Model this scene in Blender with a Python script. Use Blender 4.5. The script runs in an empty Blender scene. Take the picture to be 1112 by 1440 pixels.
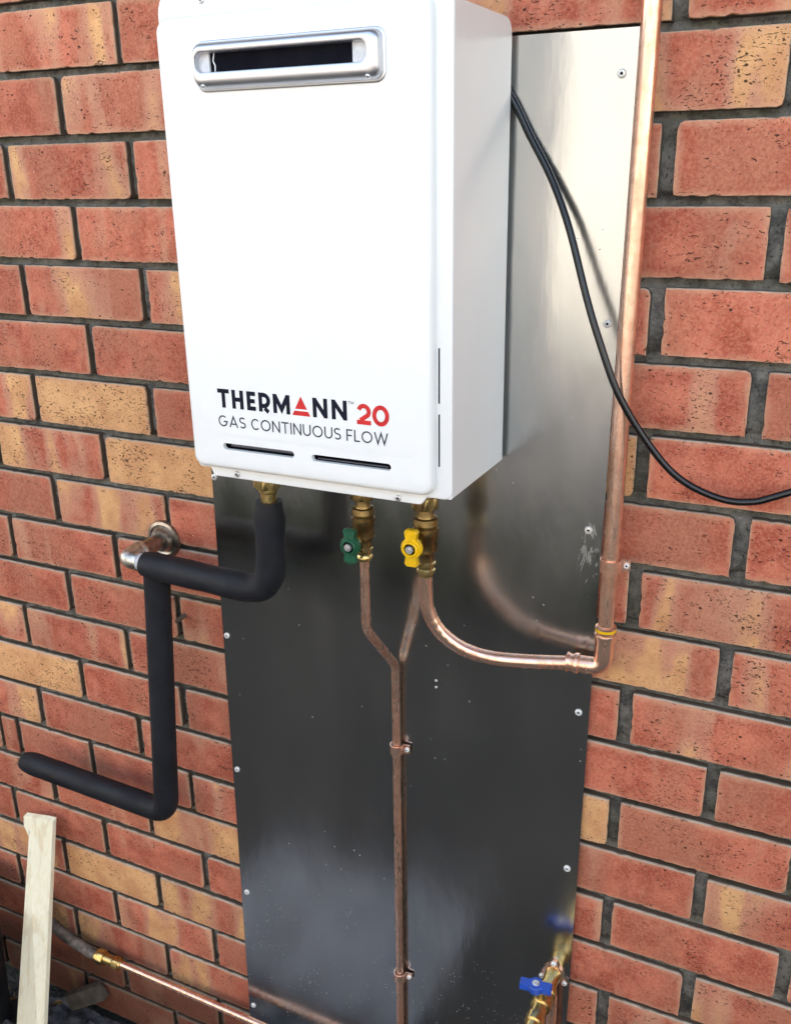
import bpy, bmesh, math, random
from mathutils import Vector, Matrix, noise
R = math.radians
random.seed(7)
scene = bpy.context.scene
C = scene.collection

# ------------------------------------------------------------------ camera
cam_d = bpy.data.cameras.new("camera")
cam = bpy.data.objects.new("camera", cam_d); C.objects.link(cam)
cam_d.sensor_fit = 'HORIZONTAL'; cam_d.sensor_width = 36.0; cam_d.lens = 42.95
cam_d.clip_start = 0.02; cam_d.clip_end = 400.0
right = Vector((0.90184, 0.43176, -0.01612))
down = Vector((0.13396, -0.31489, -0.93963))
fwd = Vector((-0.41077, 0.84524, -0.34182))
m = Matrix((( right.x, -down.x, -fwd.x), (right.y, -down.y, -fwd.y), (right.z, -down.z, -fwd.z))).to_4x4()
m.translation = Vector((1.19063, -1.11926, -0.18110))
cam.matrix_world = m
scene.camera = cam

# ------------------------------------------------------------------ sky, sun, exposure
world = bpy.data.worlds.new("World"); scene.world = world; world.use_nodes = True
wt = world.node_tree; wt.nodes.clear()
wo = wt.nodes.new('ShaderNodeOutputWorld'); wb = wt.nodes.new('ShaderNodeBackground'); ws = wt.nodes.new('ShaderNodeTexSky')
ws.sky_type = 'NISHITA'; ws.sun_disc = False
SUN_EL, SUN_AZ = R(30), R(322)            # azimuth clockwise from +Y
ws.sun_elevation = SUN_EL; ws.sun_rotation = SUN_AZ
ws.air_density = 1.0; ws.dust_density = 1.6; ws.ozone_density = 1.0
wb.inputs['Strength'].default_value = 0.15
wt.links.new(ws.outputs[0], wb.inputs[0]); wt.links.new(wb.outputs[0], wo.inputs[0])
sd = bpy.data.lights.new("sun", 'SUN'); sd.energy = 2.0; sd.angle = R(1.0); sd.color = (1.0, 0.97, 0.93)
sun = bpy.data.objects.new("sun", sd); C.objects.link(sun)
sv = Vector((math.sin(SUN_AZ) * math.cos(SUN_EL), math.cos(SUN_AZ) * math.cos(SUN_EL), math.sin(SUN_EL)))
sun.rotation_euler = sv.to_track_quat('Z', 'Y').to_euler(); sun.location = sv * 20
scene.view_settings.view_transform = 'Standard'; scene.view_settings.look = 'None'
scene.view_settings.gamma = 1; scene.view_settings.use_curve_mapping = False
scene.view_settings.exposure = 2.82
scene.view_settings.use_white_balance = True; scene.view_settings.white_balance_temperature = 8200; scene.view_settings.white_balance_tint = 10
scene.render.engine = 'CYCLES'
scene.cycles.max_bounces = 5; scene.cycles.diffuse_bounces = 3; scene.cycles.glossy_bounces = 4

# ------------------------------------------------------------------ helpers
def tag(o, label=None, cat=None, group=None, kind=None):
    if label: o['label'] = label
    if cat: o['category'] = cat
    if group: o['group'] = group
    if kind: o['kind'] = kind
    return o
def empty(name, loc=(0, 0, 0)):
    o = bpy.data.objects.new(name, None); C.objects.link(o); o.location = loc; o.empty_display_size = .02
    return o
def link(name, me, parent=None):
    o = bpy.data.objects.new(name, me); C.objects.link(o)
    if parent:
        o.parent = parent
        o.matrix_parent_inverse = Matrix.Translation(parent.location).inverted() if parent.type == 'EMPTY' else Matrix.Identity(4)
    return o
def finish(bm, name, mats, parent=None, smooth=True, angle=40):
    bmesh.ops.recalc_face_normals(bm, faces=bm.faces)
    me = bpy.data.meshes.new(name); bm.to_mesh(me); bm.free()
    if not isinstance(mats, (list, tuple)): mats = [mats]
    for mm in mats: me.materials.append(mm)
    if smooth:
        for p in me.polygons: p.use_smooth = True
        me.set_sharp_from_angle(angle=R(angle))
    return link(name, me, parent)
def loft(bm, loops, closed=True, cap0=True, cap1=True, mi=0):
    rings = [[bm.verts.new(p) for p in l] for l in loops]
    n = len(rings[0])
    for a, b in zip(rings, rings[1:]):
        for i in range(n if closed else n - 1):
            j = (i + 1) % n
            f = bm.faces.new((a[i], a[j], b[j], b[i])); f.material_index = mi
    if cap0: bm.faces.new(list(reversed(rings[0]))).material_index = mi
    if cap1: bm.faces.new(rings[-1]).material_index = mi
    return rings
def frames(pts):
    pts = [Vector(p) for p in pts]; T = []
    for i in range(len(pts)):
        a = pts[max(i - 1, 0)]; b = pts[min(i + 1, len(pts) - 1)]
        T.append((b - a).normalized())
    u = T[0].orthogonal().normalized(); out = []
    for i, t in enumerate(T):
        u = (u - t * u.dot(t)).normalized(); out.append((pts[i], u, t.cross(u)))
    return out
def tube(bm, pts, r, n=20, cap=True, mi=0):
    fr = frames(pts); rr = r if isinstance(r, (list, tuple)) else [r] * len(fr)
    loops = [[p + (u * math.cos(a) + v * math.sin(a)) * q for a in [2 * math.pi * k / n for k in range(n)]] for (p, u, v), q in zip(fr, rr)]
    return loft(bm, loops, True, cap, cap, mi)
def fillet(pts, rad, n=8):
    """polyline with rounded corners; rad one number or one per inner point"""
    pts = [Vector(p) for p in pts]; out = [pts[0]]
    for i in range(1, len(pts) - 1):
        r = rad if not isinstance(rad, (list, tuple)) else rad[i - 1]
        a, b, c = pts[i - 1], pts[i], pts[i + 1]
        d1 = (a - b).normalized(); d2 = (c - b).normalized()
        ang = d1.angle(d2); t = r / math.tan(ang / 2)
        t = min(t, (a - b).length * .49, (c - b).length * .49)
        p, q = b + d1 * t, b + d2 * t
        for k in range(n + 1):
            s = k / n
            out.append(p * (1 - s) ** 2 + b * 2 * s * (1 - s) + q * s * s)
    out.append(pts[-1]); return out
def spline(P, n=10):
    P = [Vector(p) for p in P]; out = []
    for i in range(len(P) - 1):
        p0 = P[max(i - 1, 0)]; p1 = P[i]; p2 = P[i + 1]; p3 = P[min(i + 2, len(P) - 1)]
        for k in range(n):
            t = k / n
            out.append(.5 * ((2 * p1) + (p2 - p0) * t + (2 * p0 - 5 * p1 + 4 * p2 - p3) * t * t + (3 * p1 - p0 - 3 * p2 + p3) * t ** 3))
    out.append(P[-1]); return out
def dense(pts, step=.01):
    out = [Vector(pts[0])]
    for a, b in zip(pts, pts[1:]):
        a, b = Vector(a), Vector(b); k = max(1, int((b - a).length / step))
        for i in range(1, k + 1): out.append(a.lerp(b, i / k))
    return out
def axisframe(o, ax):
    ax = Vector(ax).normalized(); u = ax.orthogonal().normalized()
    if abs(ax.z) > .9: u = Vector((1, 0, 0)); u = (u - ax * u.dot(ax)).normalized()
    return Vector(o), ax, u, ax.cross(u)
def lathe(bm, o, ax, prof, n=28, mi=0, cap=True):
    """prof: (distance along axis, radius)"""
    o, ax, u, v = axisframe(o, ax)
    return loft(bm, [[o + ax * d + (u * math.cos(a) + v * math.sin(a)) * r for a in [2 * math.pi * k / n for k in range(n)]] for d, r in prof], True, cap, cap, mi)
def hexnut(bm, o, ax, h, r, rot=0, mi=0, ch=.0012):
    """chamfered hexagon, r = across corners / 2"""
    o, ax, u, v = axisframe(o, ax)
    def ring(d, q, circ):
        L = []
        for k in range(36):
            a = 2 * math.pi * k / 36 + rot
            kk = ((a - rot) % (math.pi / 3)) - math.pi / 6
            hx = q * math.cos(math.pi / 6) / math.cos(kk)
            rr = min(hx, circ); L.append(o + ax * d + (u * math.cos(a) + v * math.sin(a)) * rr)
        return L
    c = r * .93
    loft(bm, [ring(0, r, c * .97), ring(ch, r, r), ring(h - ch, r, r), ring(h, r, c * .97)], mi=mi)
def rrect(x0, x1, z0, z1, r, n=8):
    """rounded rectangle loop in the XZ plane; r one number or four (bl, br, tr, tl)"""
    rs = r if isinstance(r, (list, tuple)) else [r] * 4
    cs = [(x0 + rs[0], z0 + rs[0], 180), (x1 - rs[1], z0 + rs[1], 270), (x1 - rs[2], z1 - rs[2], 0), (x0 + rs[3], z1 - rs[3], 90)]
    L = []
    for (cx, cz, a0), q in zip(cs, rs):
        for k in range(n + 1):
            a = R(a0 + 90 * k / n); L.append((cx + q * math.cos(a), cz + q * math.sin(a)))
    return L
def at_y(loop, y): return [(x, y, z) for x, z in loop]
def box(bm, x0, x1, y0, y1, z0, z1, mi=0, bev=0):
    r = bmesh.ops.create_cube(bm, size=1)
    for v in r['verts']:
        v.co = Vector(((x0 + x1) / 2 + v.co.x * (x1 - x0), (y0 + y1) / 2 + v.co.y * (y1 - y0), (z0 + z1) / 2 + v.co.z * (z1 - z0)))
    fs = set(f for v in r['verts'] for f in v.link_faces)
    for f in fs: f.material_index = mi
    if bev:
        es = list(set(e for v in r['verts'] for e in v.link_edges))
        bmesh.ops.bevel(bm, geom=es, offset=bev, segments=2, affect='EDGES', profile=.5)
    return r['verts']
def filled(loops, y, name='face'):
    """flat face in the XZ plane with holes, as bmesh"""
    cu = bpy.data.curves.new(name, 'CURVE'); cu.dimensions = '2D'; cu.fill_mode = 'BOTH'
    for L in loops:
        s = cu.splines.new('POLY'); s.points.add(len(L) - 1); s.use_cyclic_u = True
        for i, (x, z) in enumerate(L): s.points[i].co = (x, z, 0, 1)
    o = bpy.data.objects.new(name, cu); C.objects.link(o)
    dg = bpy.context.evaluated_depsgraph_get(); me = bpy.data.meshes.new_from_object(o.evaluated_get(dg))
    bpy.data.objects.remove(o); bpy.data.curves.remove(cu)
    for v in me.vertices: v.co = (v.co.x, y, v.co.y)
    return me

# ------------------------------------------------------------------ materials
def mat(name):
    mm = bpy.data.materials.new(name); mm.use_nodes = True; nt = mm.node_tree
    b = nt.nodes['Principled BSDF']; return mm, nt, b
class N:
    def __init__(s, nt): s.nt = nt
    def n(s, t, **k):
        x = s.nt.nodes.new(t)
        for a, v in k.items(): setattr(x, a, v)
        return x
    def l(s, a, b): s.nt.links.new(a, b)
    def inp(s, sock, v):
        if isinstance(v, bpy.types.NodeSocket): s.l(v, sock)
        else: sock.default_value = v
    def math(s, op, a, b=0.0, clamp=False, c=None):
        x = s.n('ShaderNodeMath', operation=op, use_clamp=clamp); s.inp(x.inputs[0], a); s.inp(x.inputs[1], b)
        if c is not None: s.inp(x.inputs[2], c)
        return x.outputs[0]
    def mix(s, f, a, b, bt='MIX'):
        x = s.n('ShaderNodeMix', data_type='RGBA', blend_type=bt)
        s.inp(x.inputs[0], f); s.inp(x.inputs[6], a if isinstance(a, bpy.types.NodeSocket) else (*a, 1)); s.inp(x.inputs[7], b if isinstance(b, bpy.types.NodeSocket) else (*b, 1))
        return x.outputs[2]
    def noise(s, vec, scale, detail=4, rough=.55, dist=0.0):
        x = s.n('ShaderNodeTexNoise'); s.l(vec, x.inputs['Vector']); x.inputs['Scale'].default_value = scale
        x.inputs['Detail'].default_value = detail; x.inputs['Roughness'].default_value = rough; x.inputs['Distortion'].default_value = dist
        return x.outputs[0]
    def vor(s, vec, scale, rnd=1.0):
        x = s.n('ShaderNodeTexVoronoi'); s.l(vec, x.inputs['Vector']); x.inputs['Scale'].default_value = scale; x.inputs['Randomness'].default_value = rnd
        return x
    def ramp(s, v, a, b, ca=0.0, cb=1.0):
        x = s.n('ShaderNodeMapRange', interpolation_type='SMOOTHSTEP'); s.inp(x.inputs[0], v)
        x.inputs[1].default_value = a; x.inputs[2].default_value = b; x.inputs[3].default_value = ca; x.inputs[4].default_value = cb
        return x.outputs[0]
    def mapping(s, vec, scale=(1, 1, 1), loc=None):
        x = s.n('ShaderNodeVectorMath', operation='MULTIPLY'); s.l(vec, x.inputs[0]); x.inputs[1].default_value = scale
        if loc is None: return x.outputs[0]
        y = s.n('ShaderNodeVectorMath', operation='ADD'); s.l(x.outputs[0], y.inputs[0]); s.inp(y.inputs[1], loc); return y.outputs[0]
    def bump(s, h, dist, strength=1.0, normal=None):
        x = s.n('ShaderNodeBump'); s.l(h, x.inputs['Height']); x.inputs['Distance'].default_value = dist; x.inputs['Strength'].default_value = strength
        if normal: s.l(normal, x.inputs['Normal'])
        return x.outputs[0]
    def geo(s): return s.n('ShaderNodeNewGeometry').outputs['Position']
    def obj(s): return s.n('ShaderNodeTexCoord').outputs['Object']
def setp(b, **k):
    for a, v in k.items():
        s = b.inputs[a.replace('_', ' ')]
        s.default_value = (*v, 1) if isinstance(v, tuple) and len(v) == 3 else v

def simple(name, col, rough=.5, metal=0.0, var=.15, scale=60, bump=0.0, bscale=200, coat=0.0):
    mm, nt, b = mat(name); g = N(nt); P = g.geo()
    n1 = g.noise(P, scale, 5, .6)
    c = g.mix(g.ramp(n1, .3, .7), tuple(x * (1 - var) for x in col), tuple(min(1, x * (1 + var)) for x in col))
    g.l(c, b.inputs['Base Color']); setp(b, Metallic=metal)
    g.l(g.ramp(g.noise(P, scale * .6, 4), .3, .75, max(.02, rough * .85), min(1, rough * 1.2)), b.inputs['Roughness'])
    if bump: g.l(g.bump(g.noise(P, bscale, 4), bump), b.inputs['Normal'])
    if coat: b.inputs['Coat Weight'].default_value = coat; b.inputs['Coat Roughness'].default_value = .15
    return mm

def brick_material():
    mm, nt, b = mat('fired_brick'); g = N(nt)
    tc = g.n('ShaderNodeTexCoord'); oi = g.n('ShaderNodeObjectInfo')
    sep = g.n('ShaderNodeSeparateColor'); g.l(oi.outputs['Color'], sep.inputs[0])
    tan_amt, seed, bright = sep.outputs[0], sep.outputs[1], sep.outputs[2]
    off = g.n('ShaderNodeCombineXYZ'); g.l(g.math('MULTIPLY', seed, 37.0), off.inputs[0]); g.l(g.math('MULTIPLY', seed, 91.0), off.inputs[1]); g.l(g.math('MULTIPLY', seed, 53.0), off.inputs[2])
    P = g.n('ShaderNodeVectorMath', operation='ADD'); g.l(tc.outputs['Object'], P.inputs[0]); g.l(off.outputs[0], P.inputs[1]); P = P.outputs[0]
    # flashed bands running up and down the face
    bands = g.noise(g.mapping(P, (1, .05, .22)), 15, 2, .4, .35)
    thr = g.math('SUBTRACT', .755, g.math('MULTIPLY', tan_amt, .39))
    bands = g.math('ADD', bands, g.math('MULTIPLY', g.math('SUBTRACT', g.noise(P, 30, 5, .6), .5), .16))
    dlt = g.math('SUBTRACT', bands, thr); mask = g.ramp(dlt, -.045, .075); halo = g.math('MULTIPLY', g.ramp(dlt, -.11, -.02), g.ramp(dlt, .0, .07, 1, 0))
    cloud = g.noise(P, 22, 4, .6)
    fine = g.noise(P, 260, 4, .65)
    red = g.mix(g.ramp(cloud, .35, .68), (.33, .064, .038), (.50, .138, .086))
    red = g.mix(g.ramp(g.noise(g.mapping(P, (1, 1, .5)), 9, 3), .42, .66), red, (.36, .115, .07))
    tan = g.mix(g.ramp(cloud, .3, .7), (.50, .235, .105), (.66, .36, .165))
    col = g.mix(mask, red, tan); col = g.mix(g.math('MULTIPLY', halo, .5), col, (.50, .26, .17))
    col = g.mix(g.math('MULTIPLY', g.ramp(fine, .38, .66), .5), col, g.mix(.5, col, (.68, .33, .20)))
    col = g.mix(g.math('MULTIPLY', g.ramp(g.noise(P, 330, 2), .56, .70), .28), col, (.18, .05, .03))
    # pale arrises and mortar smear
    gen = g.n('ShaderNodeSeparateXYZ'); g.l(tc.outputs['Generated'], gen.inputs[0])
    ex = g.math('MULTIPLY', g.math('SUBTRACT', .5, g.math('ABSOLUTE', g.math('SUBTRACT', gen.outputs[0], .5))), .23)
    ez = g.math('MULTIPLY', g.math('SUBTRACT', .5, g.math('ABSOLUTE', g.math('SUBTRACT', gen.outputs[2], .5))), .076)
    e = g.math('MINIMUM', ex, ez)
    e = g.math('ADD', e, g.math('MULTIPLY', g.math('SUBTRACT', g.noise(P, 30, 4), .5), .020))
    col = g.mix(g.math('MULTIPLY', g.ramp(e, .0, .0085, 1, 0), .45), col, (.56, .30, .19))
    edge2 = g.math('ADD', g.math('MINIMUM', ex, ez), g.math('MULTIPLY', g.math('SUBTRACT', g.noise(P, 160, 4), .5), .004))
    col = g.mix(g.math('MULTIPLY', g.ramp(edge2, .0006, .0022, 1, 0), .5), col, (.50, .38, .27))
    # drag pits
    dens = g.math('ADD', g.ramp(g.noise(P, 16, 3), .35, .70, -.05, .04), g.math('MULTIPLY', mask, .012))
    pn = g.noise(g.mapping(P, (.62, 1, 1.35)), 290, 3, .6, .9)
    pit = g.ramp(g.math('ADD', pn, dens), .632, .672)
    v = g.vor(g.mapping(P, (.8, 1, 1.1)), 95)
    hole = g.math('MULTIPLY', g.ramp(v.outputs['Distance'], .10, .18, 1, 0), g.ramp(g.math('ADD', g.noise(P, 40, 2), dens), .58, .62))
    pit = g.math('MAXIMUM', pit, hole)
    col = g.mix(g.math('MULTIPLY', pit, .9), col, (.030, .015, .010))
    # specks of lime
    v2 = g.vor(P, 120)
    sp = g.math('MULTIPLY', g.ramp(v2.outputs['Distance'], .06, .11, 1, 0), g.ramp(g.noise(P, 55, 2), .66, .70))
    col = g.mix(sp, col, (.72, .60, .48))
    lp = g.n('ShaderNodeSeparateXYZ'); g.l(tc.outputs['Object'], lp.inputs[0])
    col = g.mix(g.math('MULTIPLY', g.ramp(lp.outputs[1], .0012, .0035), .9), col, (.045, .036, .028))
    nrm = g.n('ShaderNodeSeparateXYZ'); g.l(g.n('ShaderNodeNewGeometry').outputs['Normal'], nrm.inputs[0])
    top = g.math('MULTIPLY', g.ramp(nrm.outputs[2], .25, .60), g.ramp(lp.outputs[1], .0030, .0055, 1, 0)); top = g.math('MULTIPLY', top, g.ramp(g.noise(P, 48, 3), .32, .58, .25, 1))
    col = g.mix(g.math('MULTIPLY', top, .8), col, (.50, .40, .31))  # upward edges paler: mortar smear with a highlight painted in
    # shade low down the wall, painted into the brick colour
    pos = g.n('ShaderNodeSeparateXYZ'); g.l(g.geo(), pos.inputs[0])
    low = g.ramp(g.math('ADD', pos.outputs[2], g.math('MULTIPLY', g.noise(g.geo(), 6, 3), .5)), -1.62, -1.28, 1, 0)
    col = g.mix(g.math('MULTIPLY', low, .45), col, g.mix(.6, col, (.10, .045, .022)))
    low_shade = g.ramp(g.math('ADD', pos.outputs[2], g.math('MULTIPLY', g.noise(g.geo(), 9, 3), .10)), -1.72, -1.63, 1, 0)
    col = g.mix(g.math('MULTIPLY', low_shade, .62), col, (.022, .012, .008))
    hv = g.n('ShaderNodeMix', data_type='RGBA', blend_type='MULTIPLY'); hv.inputs[0].default_value = 1
    g.l(col, hv.inputs[6]); cb = g.n('ShaderNodeCombineColor')
    for i in range(3): g.l(g.math('MULTIPLY', bright, 1.6 if i == 0 else 1.6), cb.inputs[i])
    g.l(cb.outputs[0], hv.inputs[7]); g.l(hv.outputs[2], b.inputs['Base Color'])
    setp(b, Roughness=.85); b.inputs['Specular IOR Level'].default_value = .25
    h = g.math('SUBTRACT', g.math('ADD', g.math('MULTIPLY', fine, .25), g.math('MULTIPLY', g.noise(P, 60, 4), .55)), pit)
    g.l(g.bump(h, .0018), b.inputs['Normal'])
    return mm
def mortar_material():
    mm, nt, b = mat('weathered_mortar'); g = N(nt); P = g.geo()
    n1 = g.noise(P, 45, 5, .65); n2 = g.noise(P, 420, 3, .7)
    col = g.mix(g.ramp(n1, .35, .68), (.075, .072, .066), (.24, .228, .205))
    col = g.mix(g.math('MULTIPLY', g.ramp(n2, .58, .74), .6), col, (.20, .185, .15))
    col = g.mix(g.math('MULTIPLY', g.ramp(g.noise(P, 260, 3), .60, .68), .8), col, (.02, .02, .016))
    col = g.mix(g.ramp(g.noise(g.mapping(P, (1, 1, .6)), 7, 3), .5, .65, 0, .4), col, (.075, .08, .04))
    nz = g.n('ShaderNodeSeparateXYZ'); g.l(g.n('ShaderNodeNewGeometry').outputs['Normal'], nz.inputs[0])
    ledge_light = g.math('MULTIPLY', g.ramp(nz.outputs[2], .35, .7), g.ramp(g.noise(P, 60, 5, .7), .38, .62, .05, 1))  # light from above on upward ledges, painted in as paler mortar
    col = g.mix(g.math('MULTIPLY', ledge_light, .5), col, (.24, .215, .17))
    g.l(col, b.inputs['Base Color']); setp(b, Roughness=.95)
    g.l(g.bump(g.math('ADD', n2, g.noise(P, 150, 4)), .0022), b.inputs['Normal'])
    return mm
def steel_material():
    mm, nt, b = mat('galvanised_steel'); g = N(nt); P = g.geo()
    cloud = g.noise(g.mapping(P, (1, 1, .35)), 7, 4, .55)
    sp = g.vor(P, 55); spc = g.n('ShaderNodeSeparateColor'); g.l(sp.outputs['Color'], spc.inputs[0])
    base = g.mix(g.ramp(cloud, .3, .7), (.42, .435, .435), (.51, .515, .505))
    base = g.mix(g.math('MULTIPLY', spc.outputs[0], .10), base, (.55, .57, .57))
    # chalky smears, scuffs
    sx = g.n('ShaderNodeSeparateXYZ'); g.l(P, sx.inputs[0])
    d = g.n('ShaderNodeVectorMath', operation='DISTANCE'); g.l(g.mapping(P, (1.9, 0, .55)), d.inputs[0]); d.inputs[1].default_value = (.925 * 1.9, 0, -.655 * .55)
    smear = g.math('MULTIPLY', g.ramp(d.outputs['Value'], .008, .042, 1, 0), g.ramp(g.noise(g.mapping(P, (2.0, 1, .8)), 34, 6, .75, 1.0), .48, .72))
    sc = g.noise(g.mapping(P, (1, 1, .5)), 30, 6, .75, 1.5)
    scuff = g.math('MULTIPLY', g.ramp(sc, .66, .75), g.ramp(g.noise(P, 5, 2), .52, .62))
    # dried splashes low on the sheet
    v = g.vor(P, 150); lowz = g.ramp(g.math('ADD', sx.outputs[2], g.math('MULTIPLY', g.noise(P, 5, 3), .5)), -1.32, -1.02, 1, 0)
    drops = g.math('MULTIPLY', g.math('MULTIPLY', g.ramp(v.outputs['Distance'], .07, .16, 1, 0), g.ramp(g.noise(P, 22, 4), .46, .62)), lowz)
    d2 = g.vor(P, 45)
    drops2 = g.math('MULTIPLY', g.ramp(d2.outputs['Distance'], .035, .06, 1, 0), g.ramp(g.noise(P, 9, 2), .48, .6))
    drops = g.math('MAXIMUM', drops, drops2)
    st = g.ramp(g.noise(g.mapping(P, (1, 1, .04)), 260, 2), .69, .74); st = g.math('MULTIPLY', st, g.ramp(g.noise(P, 8, 2), .50, .62))
    scuff = g.math('MAXIMUM', scuff, g.math('MULTIPLY', st, .5))
    chalk = g.math('MAXIMUM', g.math('MULTIPLY', smear, .65), g.math('MULTIPLY', scuff, .16)); chalk = g.math('MAXIMUM', chalk, g.math('MULTIPLY', drops, .75))
    base = g.mix(chalk, base, (.66, .65, .62))
    g.l(base, b.inputs['Base Color'])
    g.l(g.math('SUBTRACT', 1.0, g.math('MULTIPLY', chalk, .8)), b.inputs['Metallic'])
    ro = g.ramp(g.noise(g.mapping(P, (1, 1, .4)), 12, 5, .6), .3, .7, .155, .215)
    g.l(g.math('ADD', g.math('ADD', ro, g.math('MULTIPLY', g.ramp(g.noise(P, 4, 2, .5), .35, .7), .05)), g.math('MULTIPLY', chalk, .5)), b.inputs['Roughness'])
    n1 = g.noise(g.mapping(P, (1.6, 1, .5)), 16, 3)
    g.l(g.bump(g.math('ADD', n1, g.math('MULTIPLY', g.noise(g.mapping(P, (1, 1, .06)), 420, 3), .035)), .0010, .6), b.inputs['Normal'])
    return mm
def copper_material(name, tarn=.5, rough=.24):
    mm, nt, b = mat(name); g = N(nt); P = g.geo()
    n1 = g.noise(g.mapping(P, (3, 3, .55)), 26, 5, .65, .4); n2 = g.noise(P, 90, 4)
    col = g.mix(g.ramp(n1, .38, .66), (.97, .62, .47), (.88, .47, .33))
    col = g.mix(g.math('MULTIPLY', g.ramp(n2, .40, .75), tarn), col, (.55, .25, .15))
    g.l(col, b.inputs['Base Color']); setp(b, Metallic=.9)
    g.l(g.ramp(n1, .3, .7, rough * .85, rough * 1.4), b.inputs['Roughness'])
    return mm
def timber_material():
    mm, nt, b = mat('raw_pine'); g = N(nt); P = g.obj()
    gr = g.noise(g.mapping(P, (1, 1, .05)), 190, 4, .6, .6)
    wv = g.noise(g.mapping(P, (1, 1, .09)), 34, 3, .5, .5)
    col = g.mix(g.ramp(gr, .35, .7), (.92, .87, .68), (.88, .79, .56))
    col = g.mix(g.math('MULTIPLY', g.ramp(wv, .5, .64), .4), col, (.64, .46, .25))
    kn = g.ramp(g.noise(g.mapping(P, (1, 1, .28)), 26, 3), .66, .74)
    col = g.mix(g.math('MULTIPLY', kn, .6), col, (.40, .27, .13))
    g.l(col, b.inputs['Base Color']); setp(b, Roughness=.7); g.l(g.bump(gr, .0004), b.inputs['Normal'])
    return mm
def ground_material():
    mm, nt, b = mat('damp_dark_soil'); g = N(nt); P = g.geo()
    n = g.noise(P, 18, 6, .65)
    col = g.mix(g.ramp(n, .35, .68), (.018, .018, .017), (.075, .072, .064))
    v = g.vor(P, 60); col = g.mix(g.ramp(v.outputs['Distance'], .1, .35, .5, 0), col, (.075, .07, .06))
    g.l(col, b.inputs['Base Color']); g.l(g.ramp(n, .3, .7, .45, .9), b.inputs['Roughness'])
    g.l(g.bump(g.math('ADD', n, g.noise(P, 120, 4)), .012), b.inputs['Normal'])
    return mm

M = dict(
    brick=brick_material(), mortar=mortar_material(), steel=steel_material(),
    copper=copper_material('tarnished_copper', .45, .27), copper_new=copper_material('bright_copper', .10, .22),
    white=simple('white_powder_coat', (.80, .80, .785), .34, 0, .012, 9, .00004, 500, .25),
    silver=simple('silver_paint', (.60, .60, .63), .36, 1.0, .01, 12),
    dark=simple('dark_recess', (.004, .004, .008), .9), grey_plate=simple('pale_grey_plate', (.62, .62, .64), .45),
    duct=simple('duct_metal', (.10, .10, .12), .4, .5),
    brass=simple('brass', (.62, .46, .20), .28, 1.0, .18, 70, .0002), brass_dull=simple('dull_brass', (.34, .23, .10), .34, 1.0, .3, 60, .0003),
    zinc=simple('zinc_screw', (.62, .62, .62), .35, .8), screwpaint=simple('pale_screw_head', (.78, .77, .75), .35, .3),
    ink=simple('dark_blue_ink', (.008, .009, .020), .6), inkgrey=simple('grey_ink', (.055, .055, .07), .6), inkred=simple('red_ink', (.62, .035, .035), .5),
    foam=simple('black_pipe_foam', (.0060, .0068, .0105), .66, 0, .35, 25, .0006, 300), cable=simple('black_cable', (.006, .006, .007), .22),
    green=simple('green_plastic', (.005, .085, .040), .38), yellow=simple('yellow_plastic', (.80, .46, .012), .38), blue=simple('blue_plastic', (.008, .075, .42), .35),
    timber=timber_material(), soil=ground_material(), oldpipe=simple('corroded_pipe', (.17, .15, .13), .65, .5, .6, 50, .0012, 150),
    solder=simple('soldered_brass', (.52, .50, .46), .40, 1.0, .45, 90, .0008, 160), chromed=simple('tarnished_chrome', (.34, .30, .26), .36, 1.0, .5, 60, .0003),
    plastic_black=simple('black_plastic', (.018, .019, .022), .5, 0, .4, 20, .0008, 80), film=simple('dark_plastic_film', (.085, .092, .105), .25, 0, .6, 25, .001, 60),
    oldwood=simple('grey_timber', (.085, .065, .048), .8, 0, .4, 40, .001, 120), leaf=simple('dry_leaf', (.20, .11, .035), .75, 0, .5, 40),
    render=simple('pale_render', (.44, .455, .47), .9, 0, .06, 3, .002, 60), hedge=simple('hedge_leaf', (.035, .060, .018), .6, 0, .5, 20),
    soffit=simple('soffit_board', (.42, .38, .32), .7, 0, .08, 5), gutter=simple('gutter_paint', (.30, .24, .18), .5),
)

for k_ in ('dark', 'ink', 'inkgrey', 'inkred', 'foam'): M[k_].node_tree.nodes['Principled BSDF'].inputs['Specular IOR Level'].default_value = .12 if k_ != 'foam' else .35

# ------------------------------------------------------------------ the ground
GZ = -1.925
bm = bmesh.new(); nx, ny = 120, 90
vs = {}
for i in range(nx + 1):
    for j in range(ny + 1):
        x = -60 + 120 * i / nx; y = -40 + 40.3 * j / ny
        vs[i, j] = bm.verts.new((x, y, GZ))
for i in range(nx):
    for j in range(ny): bm.faces.new((vs[i, j], vs[i + 1, j], vs[i + 1, j + 1], vs[i, j + 1]))
tag(finish(bm, 'ground', M['soil'], smooth=False), kind='structure')

# ------------------------------------------------------------------ the brick wall
CH = .088
wall = tag(empty('brick_wall', (0, 0, GZ)), 'red and tan face brick wall of the house with raked dark mortar joints', 'wall')
def meas(x):      # the courses dip a touch towards the left
    return -.0012 * math.sin(x * 2.6)
EVEN = [-.724, -.482, -.240, .001, .240, .488, .737, .984, 1.2245, 1.468, 1.71]
ODD = [-.603, -.361, -.1175, .1225, .368, .614, .860, 1.104, 1.347, 1.59]
OVR = {14: [-.724, -.482, -.240, -.1916, -.0035, .229, .480, .731, .9804, 1.2248, 1.468, 1.71],
       6: [-.735, -.494, -.253, -.0114, .2294, .480, .731, .982, 1.2245, 1.468, 1.71],
       12: [-.724, -.482, -.240, .0016, .2307, .480, .731, .9797, 1.2190, 1.468, 1.71],
       18: [-.724, -.482, -.262, .0030, .245, .488, .737, .984, 1.2245, 1.468, 1.71]}
TYPES = {}   # (row, index) -> tan fraction, brightness
def T(row, idx, t, b=None): TYPES[row, idx] = (t, b)
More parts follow.
